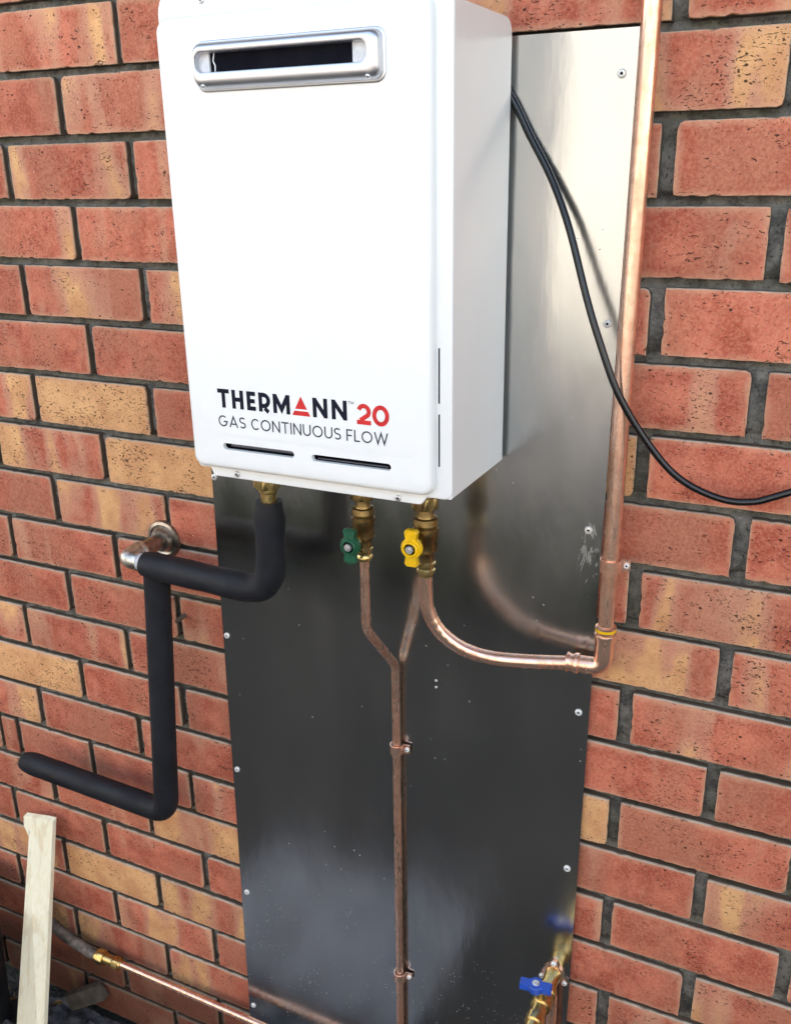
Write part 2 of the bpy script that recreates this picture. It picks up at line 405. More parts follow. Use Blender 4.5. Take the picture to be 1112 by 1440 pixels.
ROW = {c: i for i, c in enumerate('ABCDEFGHIJKLMNOPQRSTUVW')}
# column index = index of the joint on the brick's left
for c, i, t in [('A', 3, .52), ('A', 4, .3), ('A', 7, .3), ('A', 6, .4), ('B', 2, .2), ('B', 3, .58), ('B', 6, .62), ('B', 7, .4), ('C', 3, .25), ('C', 4, .2), ('C', 7, .1), ('D', 2, .2), ('D', 3, .2), ('D', 6, .3),
                ('E', 3, .42), ('E', 4, .55), ('E', 2, .1), ('E', 7, .1), ('F', 2, .3), ('F', 3, .1), ('F', 6, .15), ('F', 7, .1), ('G', 2, .6), ('G', 3, 1.0), ('G', 4, .05), ('G', 6, .9), ('G', 7, .1),
                ('H', 2, .66), ('H', 3, 1.0), ('H', 6, .1), ('H', 7, .1), ('I', 2, .25), ('I', 3, .58), ('I', 4, .2), ('I', 7, .52), ('I', 6, .1), ('J', 1, .1), ('J', 2, .1), ('J', 3, .1), ('J', 6, .48), ('J', 7, .3),
                ('K', 2, .1), ('K', 3, .1), ('K', 6, .4), ('K', 7, .5), ('L', 1, .5), ('L', 2, .6), ('L', 3, .1), ('L', 6, .1), ('L', 7, .15), ('M', 2, 1.0), ('M', 3, .25), ('M', 4, .3), ('M', 6, .95), ('M', 7, .1),
                ('N', 1, .66), ('N', 2, .1), ('N', 3, .1), ('N', 6, .1), ('N', 7, .60), ('O', 2, .1), ('O', 3, .1), ('O', 4, .1), ('O', 5, .4), ('O', 7, .2), ('O', 8, .1), ('P', 1, .6), ('P', 2, .1), ('P', 3, .6), ('P', 6, .1), ('P', 7, .56),
                ('Q', 1, .1), ('Q', 2, .1), ('Q', 3, .1), ('Q', 4, .1), ('Q', 7, .4), ('R', 0, 1.0), ('R', 1, .62), ('R', 2, 1.0), ('R', 3, .55), ('S', 2, .1), ('S', 3, .55), ('S', 4, .1), ('T', 1, .35), ('T', 2, .45), ('T', 3, .62)]:
    T(ROW[c], i, t)
def fix(row, i):
    return TYPES.get((row, i))
def brick_mesh(L, seed):
    rnd = random.Random(seed); H = .0782
    xs = []
    def side(a, b, n, chipp, amp):
        out = []
        for k in range(n):
            t = k / n; p = (a[0] + (b[0] - a[0]) * t, a[1] + (b[1] - a[1]) * t); out.append((p, rnd.random() * amp * (3.2 if rnd.random() < chipp else 1)))
        return out
    hx, hz = L / 2, H / 2; nxs = max(6, int(L / .0075))
    pts = side((-hx, -hz), (hx, -hz), nxs, .16, .0008) + side((hx, -hz), (hx, hz), 9, .10, .0007) + side((hx, hz), (-hx, hz), nxs, .05, .0006) + side((-hx, hz), (-hx, -hz), 9, .1, .0007)
    cr = [rnd.choice((.0001, .0004, .0008, .0022)) for _ in range(4)]
    def ring(ins, y, k):
        out = []
        for (x, z), j in pts:
            sx = 1 if x > 0 else -1; sz = 1 if z > 0 else -1
            dx = hx - abs(x); dz = hz - abs(z)
            # corner rounding
            ci = (0 if sx < 0 else 1) + (0 if sz < 0 else 2); c = cr[ci]
            t = max(0, 1 - (dx + dz) / .006) * c
            q = ins + j * k
            xx = sx * min(abs(x), hx - q - t); zz = sz * min(abs(z), hz - q - t)
            out.append((xx, y, zz))
        return out
    bm = bmesh.new()
    loft(bm, [ring(0, .045, 0), ring(0, .0040, .6), ring(.0002, .0014, 1), ring(.0008, .0003, 1.1), ring(.0022, 0, 1.0)], cap0=False)
    bmesh.ops.recalc_face_normals(bm, faces=bm.faces)
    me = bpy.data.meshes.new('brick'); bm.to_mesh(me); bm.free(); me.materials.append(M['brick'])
    for p in me.polygons: p.use_smooth = True
    me.set_sharp_from_angle(angle=R(35))
    return me
full = [brick_mesh(.228, 100 + k) for k in range(14)]
rb = random.Random(5); JO = {}
nb = 0
for r in range(-3, 22):
    xs = OVR.get(r, EVEN if r % 2 == 0 else ODD); JO[r] = xs
    for i in range(len(xs) - 1):
        gap = .0118 if xs[i] < .6 else .0158
        L = xs[i + 1] - xs[i] - gap; cx = (xs[i] + xs[i + 1]) / 2
        if cx > .45 and cx < .80 and 1 < r < 20: continue      # wholly behind the steel sheet
        me = full[rb.randrange(14)] if L > .2 else brick_mesh(L, 900 + nb)
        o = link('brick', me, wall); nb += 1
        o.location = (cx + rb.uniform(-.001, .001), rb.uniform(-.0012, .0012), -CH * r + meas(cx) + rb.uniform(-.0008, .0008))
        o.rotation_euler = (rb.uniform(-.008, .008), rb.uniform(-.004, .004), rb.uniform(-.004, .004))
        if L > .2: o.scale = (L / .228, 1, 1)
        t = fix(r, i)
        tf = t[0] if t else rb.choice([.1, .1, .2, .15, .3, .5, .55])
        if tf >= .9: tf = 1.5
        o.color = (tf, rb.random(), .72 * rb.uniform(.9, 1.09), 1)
# mortar: one sheet, joints raked back; the bed joints slope out to a ledge
X0, X1 = -.75, 1.72; NXX = 320
zl = []
for r in range(-3, 22):
    z0 = -CH * r; jt = z0 - .0375; jb = z0 - CH + .0375
    zl += [(z0 + .030, r, 'b'), (z0, r, 'b'), (z0 - .030, r, 'b'), (jt, r, 't'), (jt - .0055, r, 'm1'), (jt - .0098, r, 'm2'), (jb, r, 'l')]
bm = bmesh.new(); prev = None
for z, r, k in zl:
    row = []
    for i in range(NXX + 1):
        x = X0 + (X1 - X0) * i / NXX
        d = {'b': .0105, 't': .0205, 'm1': .0190, 'm2': .0165, 'l': .0095}[k]
        n1 = noise.noise(Vector((x * 60, z * 90, 1.3))); n2 = noise.noise(Vector((x * 9, z * 9, 7.7)))
        row.append(bm.verts.new((x, d + n1 * .0016 + n2 * .0016, z + meas(x))))
    if prev:
        for i in range(NXX): bm.faces.new((prev[i], prev[i + 1], row[i + 1], row[i]))
    prev = row
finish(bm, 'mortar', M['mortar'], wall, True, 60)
bm = bmesh.new(); box(bm, X0 - .0, X1, .046, .16, GZ - .02, .32, 0)
finish(bm, 'wall_core', M['mortar'], wall, False)

# ------------------------------------------------------------------ steel sheet behind the heater
def sheet_y(x, z): return -.0070 + .0011 * noise.noise(Vector((x * 5, 0, z * 3.2)))
sh = tag(empty('steel_sheet', (.64, 0, -1.80)), 'tall shiny galvanised steel backing sheet screwed flat to the brick wall', 'metal sheet')
bm = bmesh.new(); SA, SB = 40, 110
TL, TR, BR, BL = (.351, -.043), (.9462, -.0438), (.929, -1.79), (.3185, -1.79)
def sp(u, v):
    a = (TL[0] * (1 - u) + TR[0] * u, TL[1] * (1 - u) + TR[1] * u); b = (BL[0] * (1 - u) + BR[0] * u, BL[1] * (1 - u) + BR[1] * u)
    return a[0] * (1 - v) + b[0] * v, a[1] * (1 - v) + b[1] * v
g1 = {}; g2 = {}
for i in range(SA + 1):
    for j in range(SB + 1):
        x, z = sp(i / SA, j / SB); y = sheet_y(x, z)
        g1[i, j] = bm.verts.new((x, y, z)); g2[i, j] = bm.verts.new((x, y + .0009, z))
for i in range(SA):
    for j in range(SB):
        bm.faces.new((g1[i, j], g1[i + 1, j], g1[i + 1, j + 1], g1[i, j + 1])); bm.faces.new((g2[i, j], g2[i, j + 1], g2[i + 1, j + 1], g2[i + 1, j]))
for i in range(SA):
    for j in (0, SB): bm.faces.new((g1[i, j], g1[i + 1, j], g2[i + 1, j], g2[i, j]))
for j in range(SB):
    for i in (0, SA): bm.faces.new((g1[i, j], g1[i, j + 1], g2[i, j + 1], g2[i, j]))
finish(bm, 'sheet_panel', M['steel'], sh, True, 40)
def screw(name, x, y, z, parent, r=.0050, h=.0028, ax=(0, -1, 0), m1='screwpaint'):
    bm = bmesh.new(); o = Vector((x, y, z)); a = Vector(ax)
    lathe(bm, o, a, [(-.001, r), (h * .35, r), (h * .75, r * .86), (h, r * .60), (h * .97, r * .42), (h * .5, r * .30)], 18, 0)
    lathe(bm, o + a * h * .5, a, [(0, r * .30), (h * .1, r * .28)], 10, 1)
    return finish(bm, name, [M[m1], M['dark']], parent)
for x, z in [(.93, -.0882), (.9305, -.3559), (.9224, -.6168), (.9232, -.8836), (.9195, -1.149), (.3424, -.8881), (.3395, -1.1459), (.3375, -1.4096), (.3449, -.6175), (.3300, -1.6827)]:
    screw('screw', x, sheet_y(x, z), z, sh)
for z in (-.884, -.895):
    screw('rivet', .7115, sheet_y(.71, z), z, sh, .0019, .001)

# ------------------------------------------------------------------ water heater
wh = tag(empty('water_heater', (.6345, -.1, -.5446)), 'white wall mounted gas water heater with silver flue slot and THERMANN 20 lettering', 'water heater')
HX0, HX1, HZ0, HZ1 = .461, .8085, -.534, -.027
bm = bmesh.new()     # casing
lo = rrect(HX0, HX1, HZ0, HZ1, [.004, .004, .004, .004], 4)
def side_loop(x, ins=0):      # profile in the YZ plane so that the top back corner is rounded
    pts = []
    y0, y1 = -.186, -.017
    pts += [(y0 + ins, HZ0 + ins), (y1 - ins, HZ0 + ins)]
    for k in range(9):
        a = R(90 * k / 8); pts.append((y1 - .018 + (.018 - ins) * math.cos(a), HZ1 - .018 + (.018 - ins) * math.sin(a)))
    pts.append((y0 + ins, HZ1 - ins))
    return [(x, y, z) for y, z in pts]
loft(bm, [side_loop(HX0, .0015), side_loop(HX0 + .0015), side_loop(HX1 - .0015), side_loop(HX1, .0015)])
finish(bm, 'casing', M['white'], wh, True, 35)
bm = bmesh.new()     # thin bright rim at the back of the casing
pass
bm.free()
# front flange: bottom lip with rounded ends, tall rounded top
def flange_loop(ins):
    L = []
    def arc(cx, cz, r, a0, a1, n=6):
        for k in range(n + 1):
            a = R(a0 + (a1 - a0) * k / n); L.append((cx + r * math.cos(a), cz + r * math.sin(a)))
    x0, x1 = .4590 + ins, .8090 - ins; zt = .0075 - ins; zb = -.5346 + ins; zl_ = -.5448 + ins
    arc(x0 + .006, zb + .006, .006, 180, 265)
    L.append((.478, zb)); arc(.486, zl_ + .005, .005, 215, 270)
    arc(.768, zl_ + .005, .005, 270, 320); L.append((.778, zb - .0003))
    arc(x1 - .010, zb + .010, .010, 275, 360)
    arc(x1 - .026, zt - .026, .026, 0, 90); arc(x0 + .026, zt - .026, .026, 90, 180)
    return L
bm = bmesh.new()
loft(bm, [at_y(flange_loop(.0), -.1835), at_y(flange_loop(.0), -.1862), at_y(flange_loop(.0006), -.1874), at_y(flange_loop(.0016), -.188)])
finish(bm, 'front_flange', M['white'], wh, True, 30)
# door with two air slots cut through
DX0, DX1, DZ0, DZ1 = .4612, .7905, -.5300, -.0230
RC = [.014, .016, .016, .016]
slots = [(.5090, .6110, -.5034, -.4952), (.6352, .7392, -.5040, -.4958)]
def rr_in(i): return rrect(DX0 + i, DX1 - i, DZ0 + i, DZ1 - i, [max(.004, q - i * .8) for q in RC], 8)
FY = -.2000
bm = bmesh.new()
me = filled([rr_in(.0075)] + [rrect(a, b, c, d, (d - c) / 2 - .0001, 6) for a, b, c, d in slots], FY)
bm.from_mesh(me); bpy.data.meshes.remove(me)
prof = [(0, -.1870), (0, -.1930), (.0006, -.1957), (.0020, -.1979), (.0040, -.1993), (.0075, FY)]
loft(bm, [at_y(rr_in(i), y) for i, y in prof], cap0=False, cap1=False)
for a, b, c, d in slots:
    L = rrect(a, b, c, d, (d - c) / 2 - .0001, 6)
    loft(bm, [at_y(L, FY), at_y(L, FY + .006)], cap0=False, cap1=False)
bmesh.ops.remove_doubles(bm, verts=bm.verts, dist=.00003)
door = finish(bm, 'door_panel', M['white'], wh, True, 30)
# pressed panel: a very low raised field on the door
bm = bmesh.new()
def pl(i): return rrect(.4790 + i, .7760 - i, -.4870 + i, -.1030 - i, .02, 8)
loft(bm, [at_y(pl(0), FY - .00002), at_y(pl(.004), FY - .00030), at_y(pl(.008), FY - .00038)], cap0=False)
finish(bm, 'pressed_field', M['white'], wh, True, 60)
for a, b, c, d in slots:       # dark inside with a metal ledge showing
    bm = bmesh.new(); box(bm, a - .003, b + .003, -.1905, -.1895, c - .003, d + .003)
    finish(bm, 'slot_interior', M['dark'], wh, False)
bm = bmesh.new(); box(bm, .517, .6085, -.1945, -.1915, -.5003, -.4975, 0, .0004)
finish(bm, 'slot_baffle', M['duct'], wh)
bm = bmesh.new(); box(bm, .640, .7330, -.1945, -.1915, -.5025, -.5012, 0, .0004)
finish(bm, 'slot_baffle', M['duct'], wh)
for z0, z1 in ((-.4235, -.3625), (-.4960, -.4355)):
    bm = bmesh.new(); loft(bm, [at_y(rrect(.7928, .7944, z0, z1, .0007, 4), -.1875), at_y(rrect(.7928, .7944, z0, z1, .0007, 4), -.1884)])
    finish(bm, 'hinge_slot', M['dark'], wh)
for x, z in ((.518, -.5385), (.742, -.5400), (.5185, -.0085), (.748, -.0085)):
    screw('screw', x, -.188, z, wh, .0040, .0022, m1='zinc')
# flue terminal
fl = tag(empty('flue_terminal', (.629, -.2, -.0735))); fl.parent = wh; fl.matrix_parent_inverse = Matrix.Translation(wh.location).inverted()
fl.name = 'flue_terminal'
bm = bmesh.new()
def fo(i): return rrect(.5175 + i, .7400 - i, -.0975 + i, -.0515 - i, max(.003, .0095 - i * .5), 8)
hole = rrect(.5218, .7270, -.0812, -.0622, .0088, 8)
def lerp_loop(a, b, t): return [(p[0] * (1 - t) + q[0] * t, p[1] * (1 - t) + q[1] * t) for p, q in zip(a, b)]
o0 = fo(0); loops = [at_y(o0, -.2000), at_y(o0, -.2040)]
for t, y in ((.06, -.2075), (.16, -.2105), (.34, -.2130), (.60, -.2140), (.85, -.2138), (.96, -.2130), (1.0, -.2112)):
    loops.append(at_y(lerp_loop(fo(0), hole, t), y))
loops.append(at_y(hole, -.2010))
loft(bm, loops, cap0=False, cap1=False)
frame = finish(bm, 'terminal_frame', M['silver'])
def sub(o):
    o.parent = fl; o.matrix_parent_inverse = Matrix.Translation((.629, -.2, -.0735)).inverted(); return o
sub(frame)
bm = bmesh.new(); loft(bm, [at_y(fo(-.0022), -.2001), at_y(fo(-.0022), -.2012), at_y(fo(-.0012), -.2020), at_y(fo(.0006), -.2020)], cap0=False, cap1=False)
sub(finish(bm, 'terminal_gasket', M['silver']))
bm = bmesh.new(); box(bm, .520, .729, -.2014, -.2006, -.0830, -.0605); sub(finish(bm, 'terminal_outlet', M['dark'], None, False))
for a, b in ((.5205, .5350), (.7075, .7285)):
    bm = bmesh.new(); box(bm, a, b, -.2052, -.2016, -.0822, -.0612, 0, .0008); sub(finish(bm, 'end_plate', M['grey_plate']))
bm = bmesh.new(); tube(bm, [(.542, -.2050, -.0622), (.5405, -.2055, -.070), (.5428, -.2055, -.075), (.5420, -.2050, -.0812)], .0006, 6); sub(finish(bm, 'outlet_wire', M['silver']))
for x in (.5290, .7270):
    sub(screw('terminal_screw', x, -.2105, -.0945, None, .0028, .0016, (0, -.6, -.8), 'zinc'))
# wall bracket seen in the gap behind the casing
bm = bmesh.new(); box(bm, .480, .790, -.0165, -.0082, -.528, -.036, 0, .0008)
for k in range(9):
    z = -.075 - k * .052; box(bm, .7905, .7950, -.0160, -.0084, z - .012, z, 0, .0005)
finish(bm, 'wall_bracket', simple('bracket_zinc', (.20, .22, .22), .4, .8), wh)

# lettering: each glyph is one thin raised print made of flat strokes
def ribbon(bm, pts, w, y, closed=False, mi=0):
    P = [Vector((a, b)) for a, b in pts]; n = len(P); Lf, Rt = [], []
    for i in range(n):
        if closed: a, c = P[i - 1], P[(i + 1) % n]
        else: a, c = P[max(i - 1, 0)], P[min(i + 1, n - 1)]
        d1 = (P[i] - a); d2 = (c - P[i])
        if d1.length < 1e-9: d1 = d2
        if d2.length < 1e-9: d2 = d1
        d1.normalize(); d2.normalize(); n1 = Vector((-d1.y, d1.x)); n2 = Vector((-d2.y, d2.x))
        mn = (n1 + n2); mn = mn.normalized() if mn.length > 1e-6 else n1
        k = min(1 / max(.3, mn.dot(n1)), 3.2)
        Lf.append(P[i] + mn * w / 2 * k); Rt.append(P[i] - mn * w / 2 * k)
    for i in range(n if closed else n - 1):
        j = (i + 1) % n
        vs = [bm.verts.new((q.x, y, q.y)) for q in (Lf[i], Lf[j], Rt[j], Rt[i])]
        f = bm.faces.new(vs); f.material_index = mi
def arc(cx, cy, rx, ry, a0, a1, n=18): return [(cx + rx * math.cos(R(a0 + (a1 - a0) * k / n)), cy + ry * math.sin(R(a0 + (a1 - a0) * k / n))) for k in range(n + 1)]
def glyph(ch, W, h, w):
    e = w / 2    # strokes inside the box 0..W, 0..h
    if ch == 'T': return [([(0, h - e), (W, h - e)], 0), ([(W / 2, 0), (W / 2, h - w)], 0)]
    if ch == 'H': return [([(e, 0), (e, h)], 0), ([(W - e, 0), (W - e, h)], 0), ([(w, h / 2), (W - w, h / 2)], 0)]
    if ch == 'E': return [([(e, 0), (e, h)], 0), ([(w, h - e), (W, h - e)], 0), ([(w, h / 2), (W * .92, h / 2)], 0), ([(w, e), (W, e)], 0)]
    if ch == 'F': return [([(e, 0), (e, h)], 0), ([(w, h - e), (W, h - e)], 0), ([(w, h * .48), (W * .9, h * .48)], 0)]
    if ch == 'L': return [([(e, 0), (e, h)], 0), ([(w, e), (W, e)], 0)]
    if ch == 'I': return [([(W / 2, 0), (W / 2, h)], 0)]
    if ch == 'R':
        r = h * .29; return [([(e, 0), (e, h)], 0), ([(w, h - e)] + arc(W - r - e, h - e - r, r, r, 90, -90) + [(w, h - e - 2 * r)], 0), ([(W * .50, h - 2 * r - w), (W - e * 1.15, 0)], 0)]
    if ch == 'M': return [([(e, 0), (e, h)], 0), ([(W - e, 0), (W - e, h)], 0), ([(e * 1.1, h - e * .5), (W / 2, h * .22), (W - e * 1.1, h - e * .5)], 0)]
    if ch == 'N': return [([(e, 0), (e, h)], 0), ([(W - e, 0), (W - e, h)], 0), ([(e * 1.2, h - e * .9), (W - e * 1.2, e * .9)], 0)]
    if ch == 'A': return [([(e, 0), (W / 2, h - e * .7), (W - e, 0)], 0), ([(W * .22, h * .30), (W * .78, h * .30)], 0)]
    if ch == 'U':
        r = W / 2 - e; return [([(e, h)] + arc(W / 2, e + r, r, r, 180, 360) + [(W - e, h)], 0)]
    if ch in 'O0': return [(arc(W / 2, h / 2, W / 2 - e, h / 2 - e, 0, 360, 32)[:-1], 1)]
    if ch == 'C': return [(arc(W / 2 + e, h / 2, W / 2 - e, h / 2 - e, 45, 315, 26), 0)]
    if ch == 'G': return [(arc(W / 2, h / 2, W / 2 - e, h / 2 - e, 48, 352, 28) + [(W - e, h * .46), (W * .56, h * .46)], 0)]
    if ch == 'S':
        r = (h - w) / 4; rx = W / 2 - e
        return [(arc(W / 2, h - e - r, rx, r, 35, 270, 16) + arc(W / 2, e + r, rx, r, 90, -145, 16)[1:], 0)]
    if ch == '2':
        r = W / 2 - e; return [(arc(W / 2, h - e - r, r, r, 165, -38, 18) + [(e * 1.6, w * .9)], 0), ([(0, e), (W, e)], 0)]
    if ch == 'W': return [([(e * .8, h), (W * .27, e), (W / 2, h - e), (W * .73, e), (W - e * .8, h)], 0)]
    return []
def put(ch, x, z, W, h, w, mtl, part='letter'):
    bm = bmesh.new()
    for k, (pts, cl) in enumerate(glyph(ch, W, h, w)):
        ribbon(bm, [(x + a, z + b) for a, b in pts], w, FY - .00055 - k * .00002, bool(cl))
    me_y = finish(bm, part, M[mtl], wh, False); return me_y
X = .5070; Z = -.4502; H = .0232; w = .0052
for ch, a, b in (('T', 0, .0168), ('H', .0206, .0372), ('E', .0420, .0545), ('R', .0588, .0752), ('M', .0790, .1022), ('N', .1330, .1525), ('N', .1580, .1780)):
    put(ch, X + a, Z, b - a, H, w, 'ink')
def tri(bm, P):
    bm.faces.new([bm.verts.new((x, FY - .0006, z)) for x, z in P])
bm = bmesh.new(); ax, aw = X + .1050, .0245; c = ax + aw / 2
def hw(t): return aw / 2 * (1 - t)
tri(bm, [(c - hw(.34), Z + H * .34), (c + hw(.34), Z + H * .34), (c, Z + H)])
tri(bm, [(c - hw(.0), Z), (c + hw(.0), Z), (c + hw(.24), Z + H * .24), (c - hw(.24), Z + H * .24)])
finish(bm, 'emblem', M['inkred'], wh, False)
put('T', .6868, -.4305, .0030, .0034, .0005, 'inkgrey', 'trademark'); put('M', .6904, -.4305, .0036, .0034, .0005, 'inkgrey', 'trademark')
put('2', .6975, -.4528, .0180, .0243, .0052, 'inkred', 'digit'); put('0', .7172, -.4528, .0212, .0243, .0052, 'inkred', 'digit')
adv = dict(G=.98, A=.94, S=.66, C=.90, O=1.02, N=.80, T=.74, I=.14, U=.78, F=.58, L=.54, W=1.28); sp_ = .15
txt = 'GAS CONTINUOUS FLOW'; tot = sum((adv[c] + sp_) if c != ' ' else .36 for c in txt) - sp_
hh = .0140; k = .2310 / tot; x = .5055
for ch in txt:
    if ch == ' ': x += .36 * k; continue
    put(ch, x, -.4740, adv[ch] * k, hh, .00180, 'inkgrey'); x += (adv[ch] + sp_) * k

# ------------------------------------------------------------------ valves under the heater
def valve(name, cx, cy, s, hand, label, ztop=-.536, zb=-.668, hz=-.640, hdx=0):
    root = tag(empty(name, (cx, cy, zb)), label, 'valve'); dn = (0, 0, -1)
    bm = bmesh.new(); hexnut(bm, (cx, cy, ztop - .030 - 0), dn, .015 * 1, .0185 * s, .2); lathe(bm, (cx, cy, ztop), dn, [(0, .0125 * s), (.031, .0125 * s)])
    finish(bm, 'union_nut', M['brass_dull'], root)
    zz = ztop - .045; Ltot = zz - zb
    bm = bmesh.new()
    pr = [(0, .0105), (.10, .0105), (.14, .0112), (.15, .0158), (.24, .0165), (.26, .0150), (.30, .0150), (.31, .0168), (.42, .0168), (.44, .0155), (.62, .0155), (.66, .0120), (.72, .0112), (.80, .0112)]
    lathe(bm, (cx, cy, zz), dn, [(a * Ltot, q * s) for a, q in pr]); finish(bm, 'valve_body', M['brass_dull'], root)
    bm = bmesh.new()
    lathe(bm, (cx, cy, zz - .78 * Ltot), dn, [(0, .0100 * s), (.003, .0128 * s), (.006, .0128 * s), (.0075, .0108 * s), (.011, .0104 * s), (.013, .0122 * s), (.0165, .0122 * s), (.018, .0104 * s), (.24 * Ltot, .0102 * s)])
    finish(bm, 'compression_end', M['brass'], root)
    # quarter-turn butterfly handle facing out from the wall
    hy = cy - .034; hx = cx + hdx
    h = finish_handle(hx, hy, hz, s, hand, root)
    bm = bmesh.new(); lathe(bm, (hx, cy - .010, hz), (0, -1, 0), [(0, .0085), (.012, .0080), (.020, .0060)])
    finish(bm, 'spindle', M['brass_dull'], root)
    return root
def finish_handle(hx, hy, hz, s, hand, root, rot=0, parent=None):
    bm = bmesh.new(); out = []
    r0 = .0138; wing_l = .0252 * s ** .8; ww = .0080; wi = .0068
    for k in range(48):
        a = 2 * math.pi * k / 48; dx, dz = math.cos(a), math.sin(a)
        q = r0
        if abs(dz) > .60:
            q2 = wing_l / abs(dz) * .98
            q3 = .0072 / max(abs(dx), 1e-4); q3 = q3 if q3 < .016 else .0090 / max(abs(dx), 1e-4)
            q = max(r0, min(q2, q3))
        out.append((dx * q, dz * q))
    cr, sr = math.cos(rot), math.sin(rot)
    def L(y, f=1.0): return [(hx + (a * cr - b * sr) * f, y, hz + (a * sr + b * cr) * f) for a, b in out]
    loft(bm, [L(hy + .0085, .93), L(hy + .0075, 1.0), L(hy + .0015, 1.0), L(hy, .94)])
    h = finish(bm, 'handle', M[hand], root, True, 35)
    bm = bmesh.new(); lathe(bm, (hx, hy + .001, hz), (0, -1, 0), [(0, .0105), (.0032, .0105), (.0042, .0095), (.0042, .0078), (.0010, .0074)], 28)
    hub = finish(bm, 'handle_hub', M[hand], root)
    bm = bmesh.new(); hexnut(bm, (hx, hy - .0005, hz), (0, -1, 0), .0040, .0055, .1); lathe(bm, (hx, hy - .0035, hz), (0, -1, 0), [(0, .0026), (.0022, .0024)])
    finish(bm, 'handle_nut', M['zinc'], root)
    # moulded bars on the wings
    for sgn in (1, -1):
        for k in range(3):
            bm = bmesh.new(); z = sgn * (.0185 + k * .0026)
            c = [(-.0036, z), (.0036, z), (.0036, z + .0011), (-.0036, z + .0011)]
            P = [(hx + a * cr - b * sr, hz + a * sr + b * cr) for a, b in c]
            loft(bm, [[(x, hy + .0005, z2) for x, z2 in P], [(x, hy - .0006, z2) for x, z2 in P]])
            finish(bm, 'handle_rib', M[hand], root, False)
    return h
valve('green_valve', .6485, -.100, .92, 'green', 'brass isolation valve with green butterfly handle under the heater', zb=-.6655, hz=-.6370, hdx=-.004)
valve('yellow_valve', .7375, -.100, 1.0, 'yellow', 'brass gas valve with yellow butterfly handle under the heater', zb=-.672, hz=-.6260, hdx=-.006)

# ------------------------------------------------------------------ copper pipes
def clip(root, x, y, z, r, side=1, mtl='copper', wd=.011, ax=(0, 0, 1)):
    """copper saddle band round a vertical pipe with an ear and screw on one side"""
    bm = bmesh.new(); R0 = r + .0022; L = []
    pts = []
    for k in range(25):
        a = R(-200 + 220 * k / 24); pts.append((x + R0 * math.cos(a) * side, y + R0 * math.sin(a)))
    pts = [(x - R0 * side * .94, y + r * .9)] + pts
    ear0 = (x + (R0 + .002) * side, y + r * .55); ear1 = (x + (R0 + .011) * side, y + r * .65)
    pts += [ear0, ear1]
    inn = []; out = []
    for i, p in enumerate(pts):
        a = Vector(pts[max(i - 1, 0)]); b = Vector(pts[min(i + 1, len(pts) - 1)]); d = (b - a).normalized(); nn = Vector((d.y, -d.x)) * side
        out.append(Vector(p) + nn * .0012); inn.append(Vector(p) - nn * .0012)
    poly = out + inn[::-1]
    vt = [bm.verts.new((p.x, p.y, z + wd / 2)) for p in poly]; vb = [bm.verts.new((p.x, p.y, z - wd / 2)) for p in poly]
    n = len(poly); h = len(out)
    for i in range(n): bm.faces.new((vt[i], vt[(i + 1) % n], vb[(i + 1) % n], vb[i]))
    for i in range(h - 1):
        bm.faces.new((vt[i], vt[i + 1], vt[n - 2 - i], vt[n - 1 - i])); bm.faces.new((vb[i], vb[n - 1 - i], vb[n - 2 - i], vb[i + 1]))
    finish(bm, 'pipe_clip', M[mtl], root, True, 45)
    screw('clip_screw', x + (R0 + .0065) * side, y + r * .60 - .0012, z, root, .0040, .0030)
gp = tag(empty('gas_pipe', (.957, -.028, -.8)), 'thick copper gas pipe rising up the brick wall and bending left under the heater', 'copper pipe')
rise = [(.9625, -.030, .30), (.9622, -.030, -.02), (.9588, -.030, -.45), (.9572, -.029, -.755)]
bm = bmesh.new(); tube(bm, dense(rise, .05), .0103, 24); finish(bm, 'riser', M['copper'], gp)
elb = fillet([(.9572, -.029, -.748), (.9570, -.029, -.7950), (.9200, -.032, -.7955)], .026, 12)
bm = bmesh.new(); tube(bm, elb, .0118, 24)
for (o, a) in (((.9572, -.029, -.7485), (0, 0, 1)), ((.9230, -.032, -.7953), (-1, -.05, 0))):
    lathe(bm, o, a, [(-.004, .0118), (-.003, .0136), (.0, .0144), (.003, .0136), (.0042, .0118), (.009, .0118), (.0105, .0132), (.013, .0134), (.0145, .0112)])
finish(bm, 'elbow', M['copper_new'], gp)
bm = bmesh.new(); lathe(bm, (.9572, -.029, -.7395), (0, 0, 1), [(-.0022, .0123), (-.0018, .01335), (.0018, .01335), (.0022, .0123)]); finish(bm, 'yellow_ring', M['yellow'], gp)
run = spline([(.915, -.0340, -.7955), (.860, -.0500, -.7972), (.8158, -.0660, -.7937), (.7815, -.0820, -.7795), (.7540, -.0930, -.7549), (.7400, -.0990, -.7240), (.7370, -.1000, -.6956), (.7370, -.1000, -.6640)], 12)
rad = []
for i, p in enumerate(run):   # bending ripples on the inside of the bend
    t = i / len(run); rp = math.sin(i * 1.55) * .00018 if .38 < t < .66 else 0
    rad.append(.0094 + rp)
bm = bmesh.new(); tube(bm, run, rad, 24); finish(bm, 'bent_pipe', M['copper_new'], gp)
clip(gp, .9578, -.029, -.650, .0103, 1, 'copper', .016)
cp = tag(empty('cold_water_pipe', (.655, -.022, -1.79)), 'thin copper water pipe running down the steel sheet below the green valve', 'copper pipe')
path = fillet([(.6485, -.100, -.655), (.6470, -.098, -.772), (.6520, -.0200, -.866), (.6500, -.0160, -.93), (.6455, -.0150, -1.85)], [.035, .03, .2], 10)
bm = bmesh.new(); tube(bm, dense(path, .03), .0064, 20); finish(bm, 'pipe', M['copper'], cp)
clip(cp, .6496, -.0160, -1.012, .0072, 1, 'copper_new', .015); clip(cp, .6474, -.0155, -1.4620, .0072, 1, 'copper_new', .014)

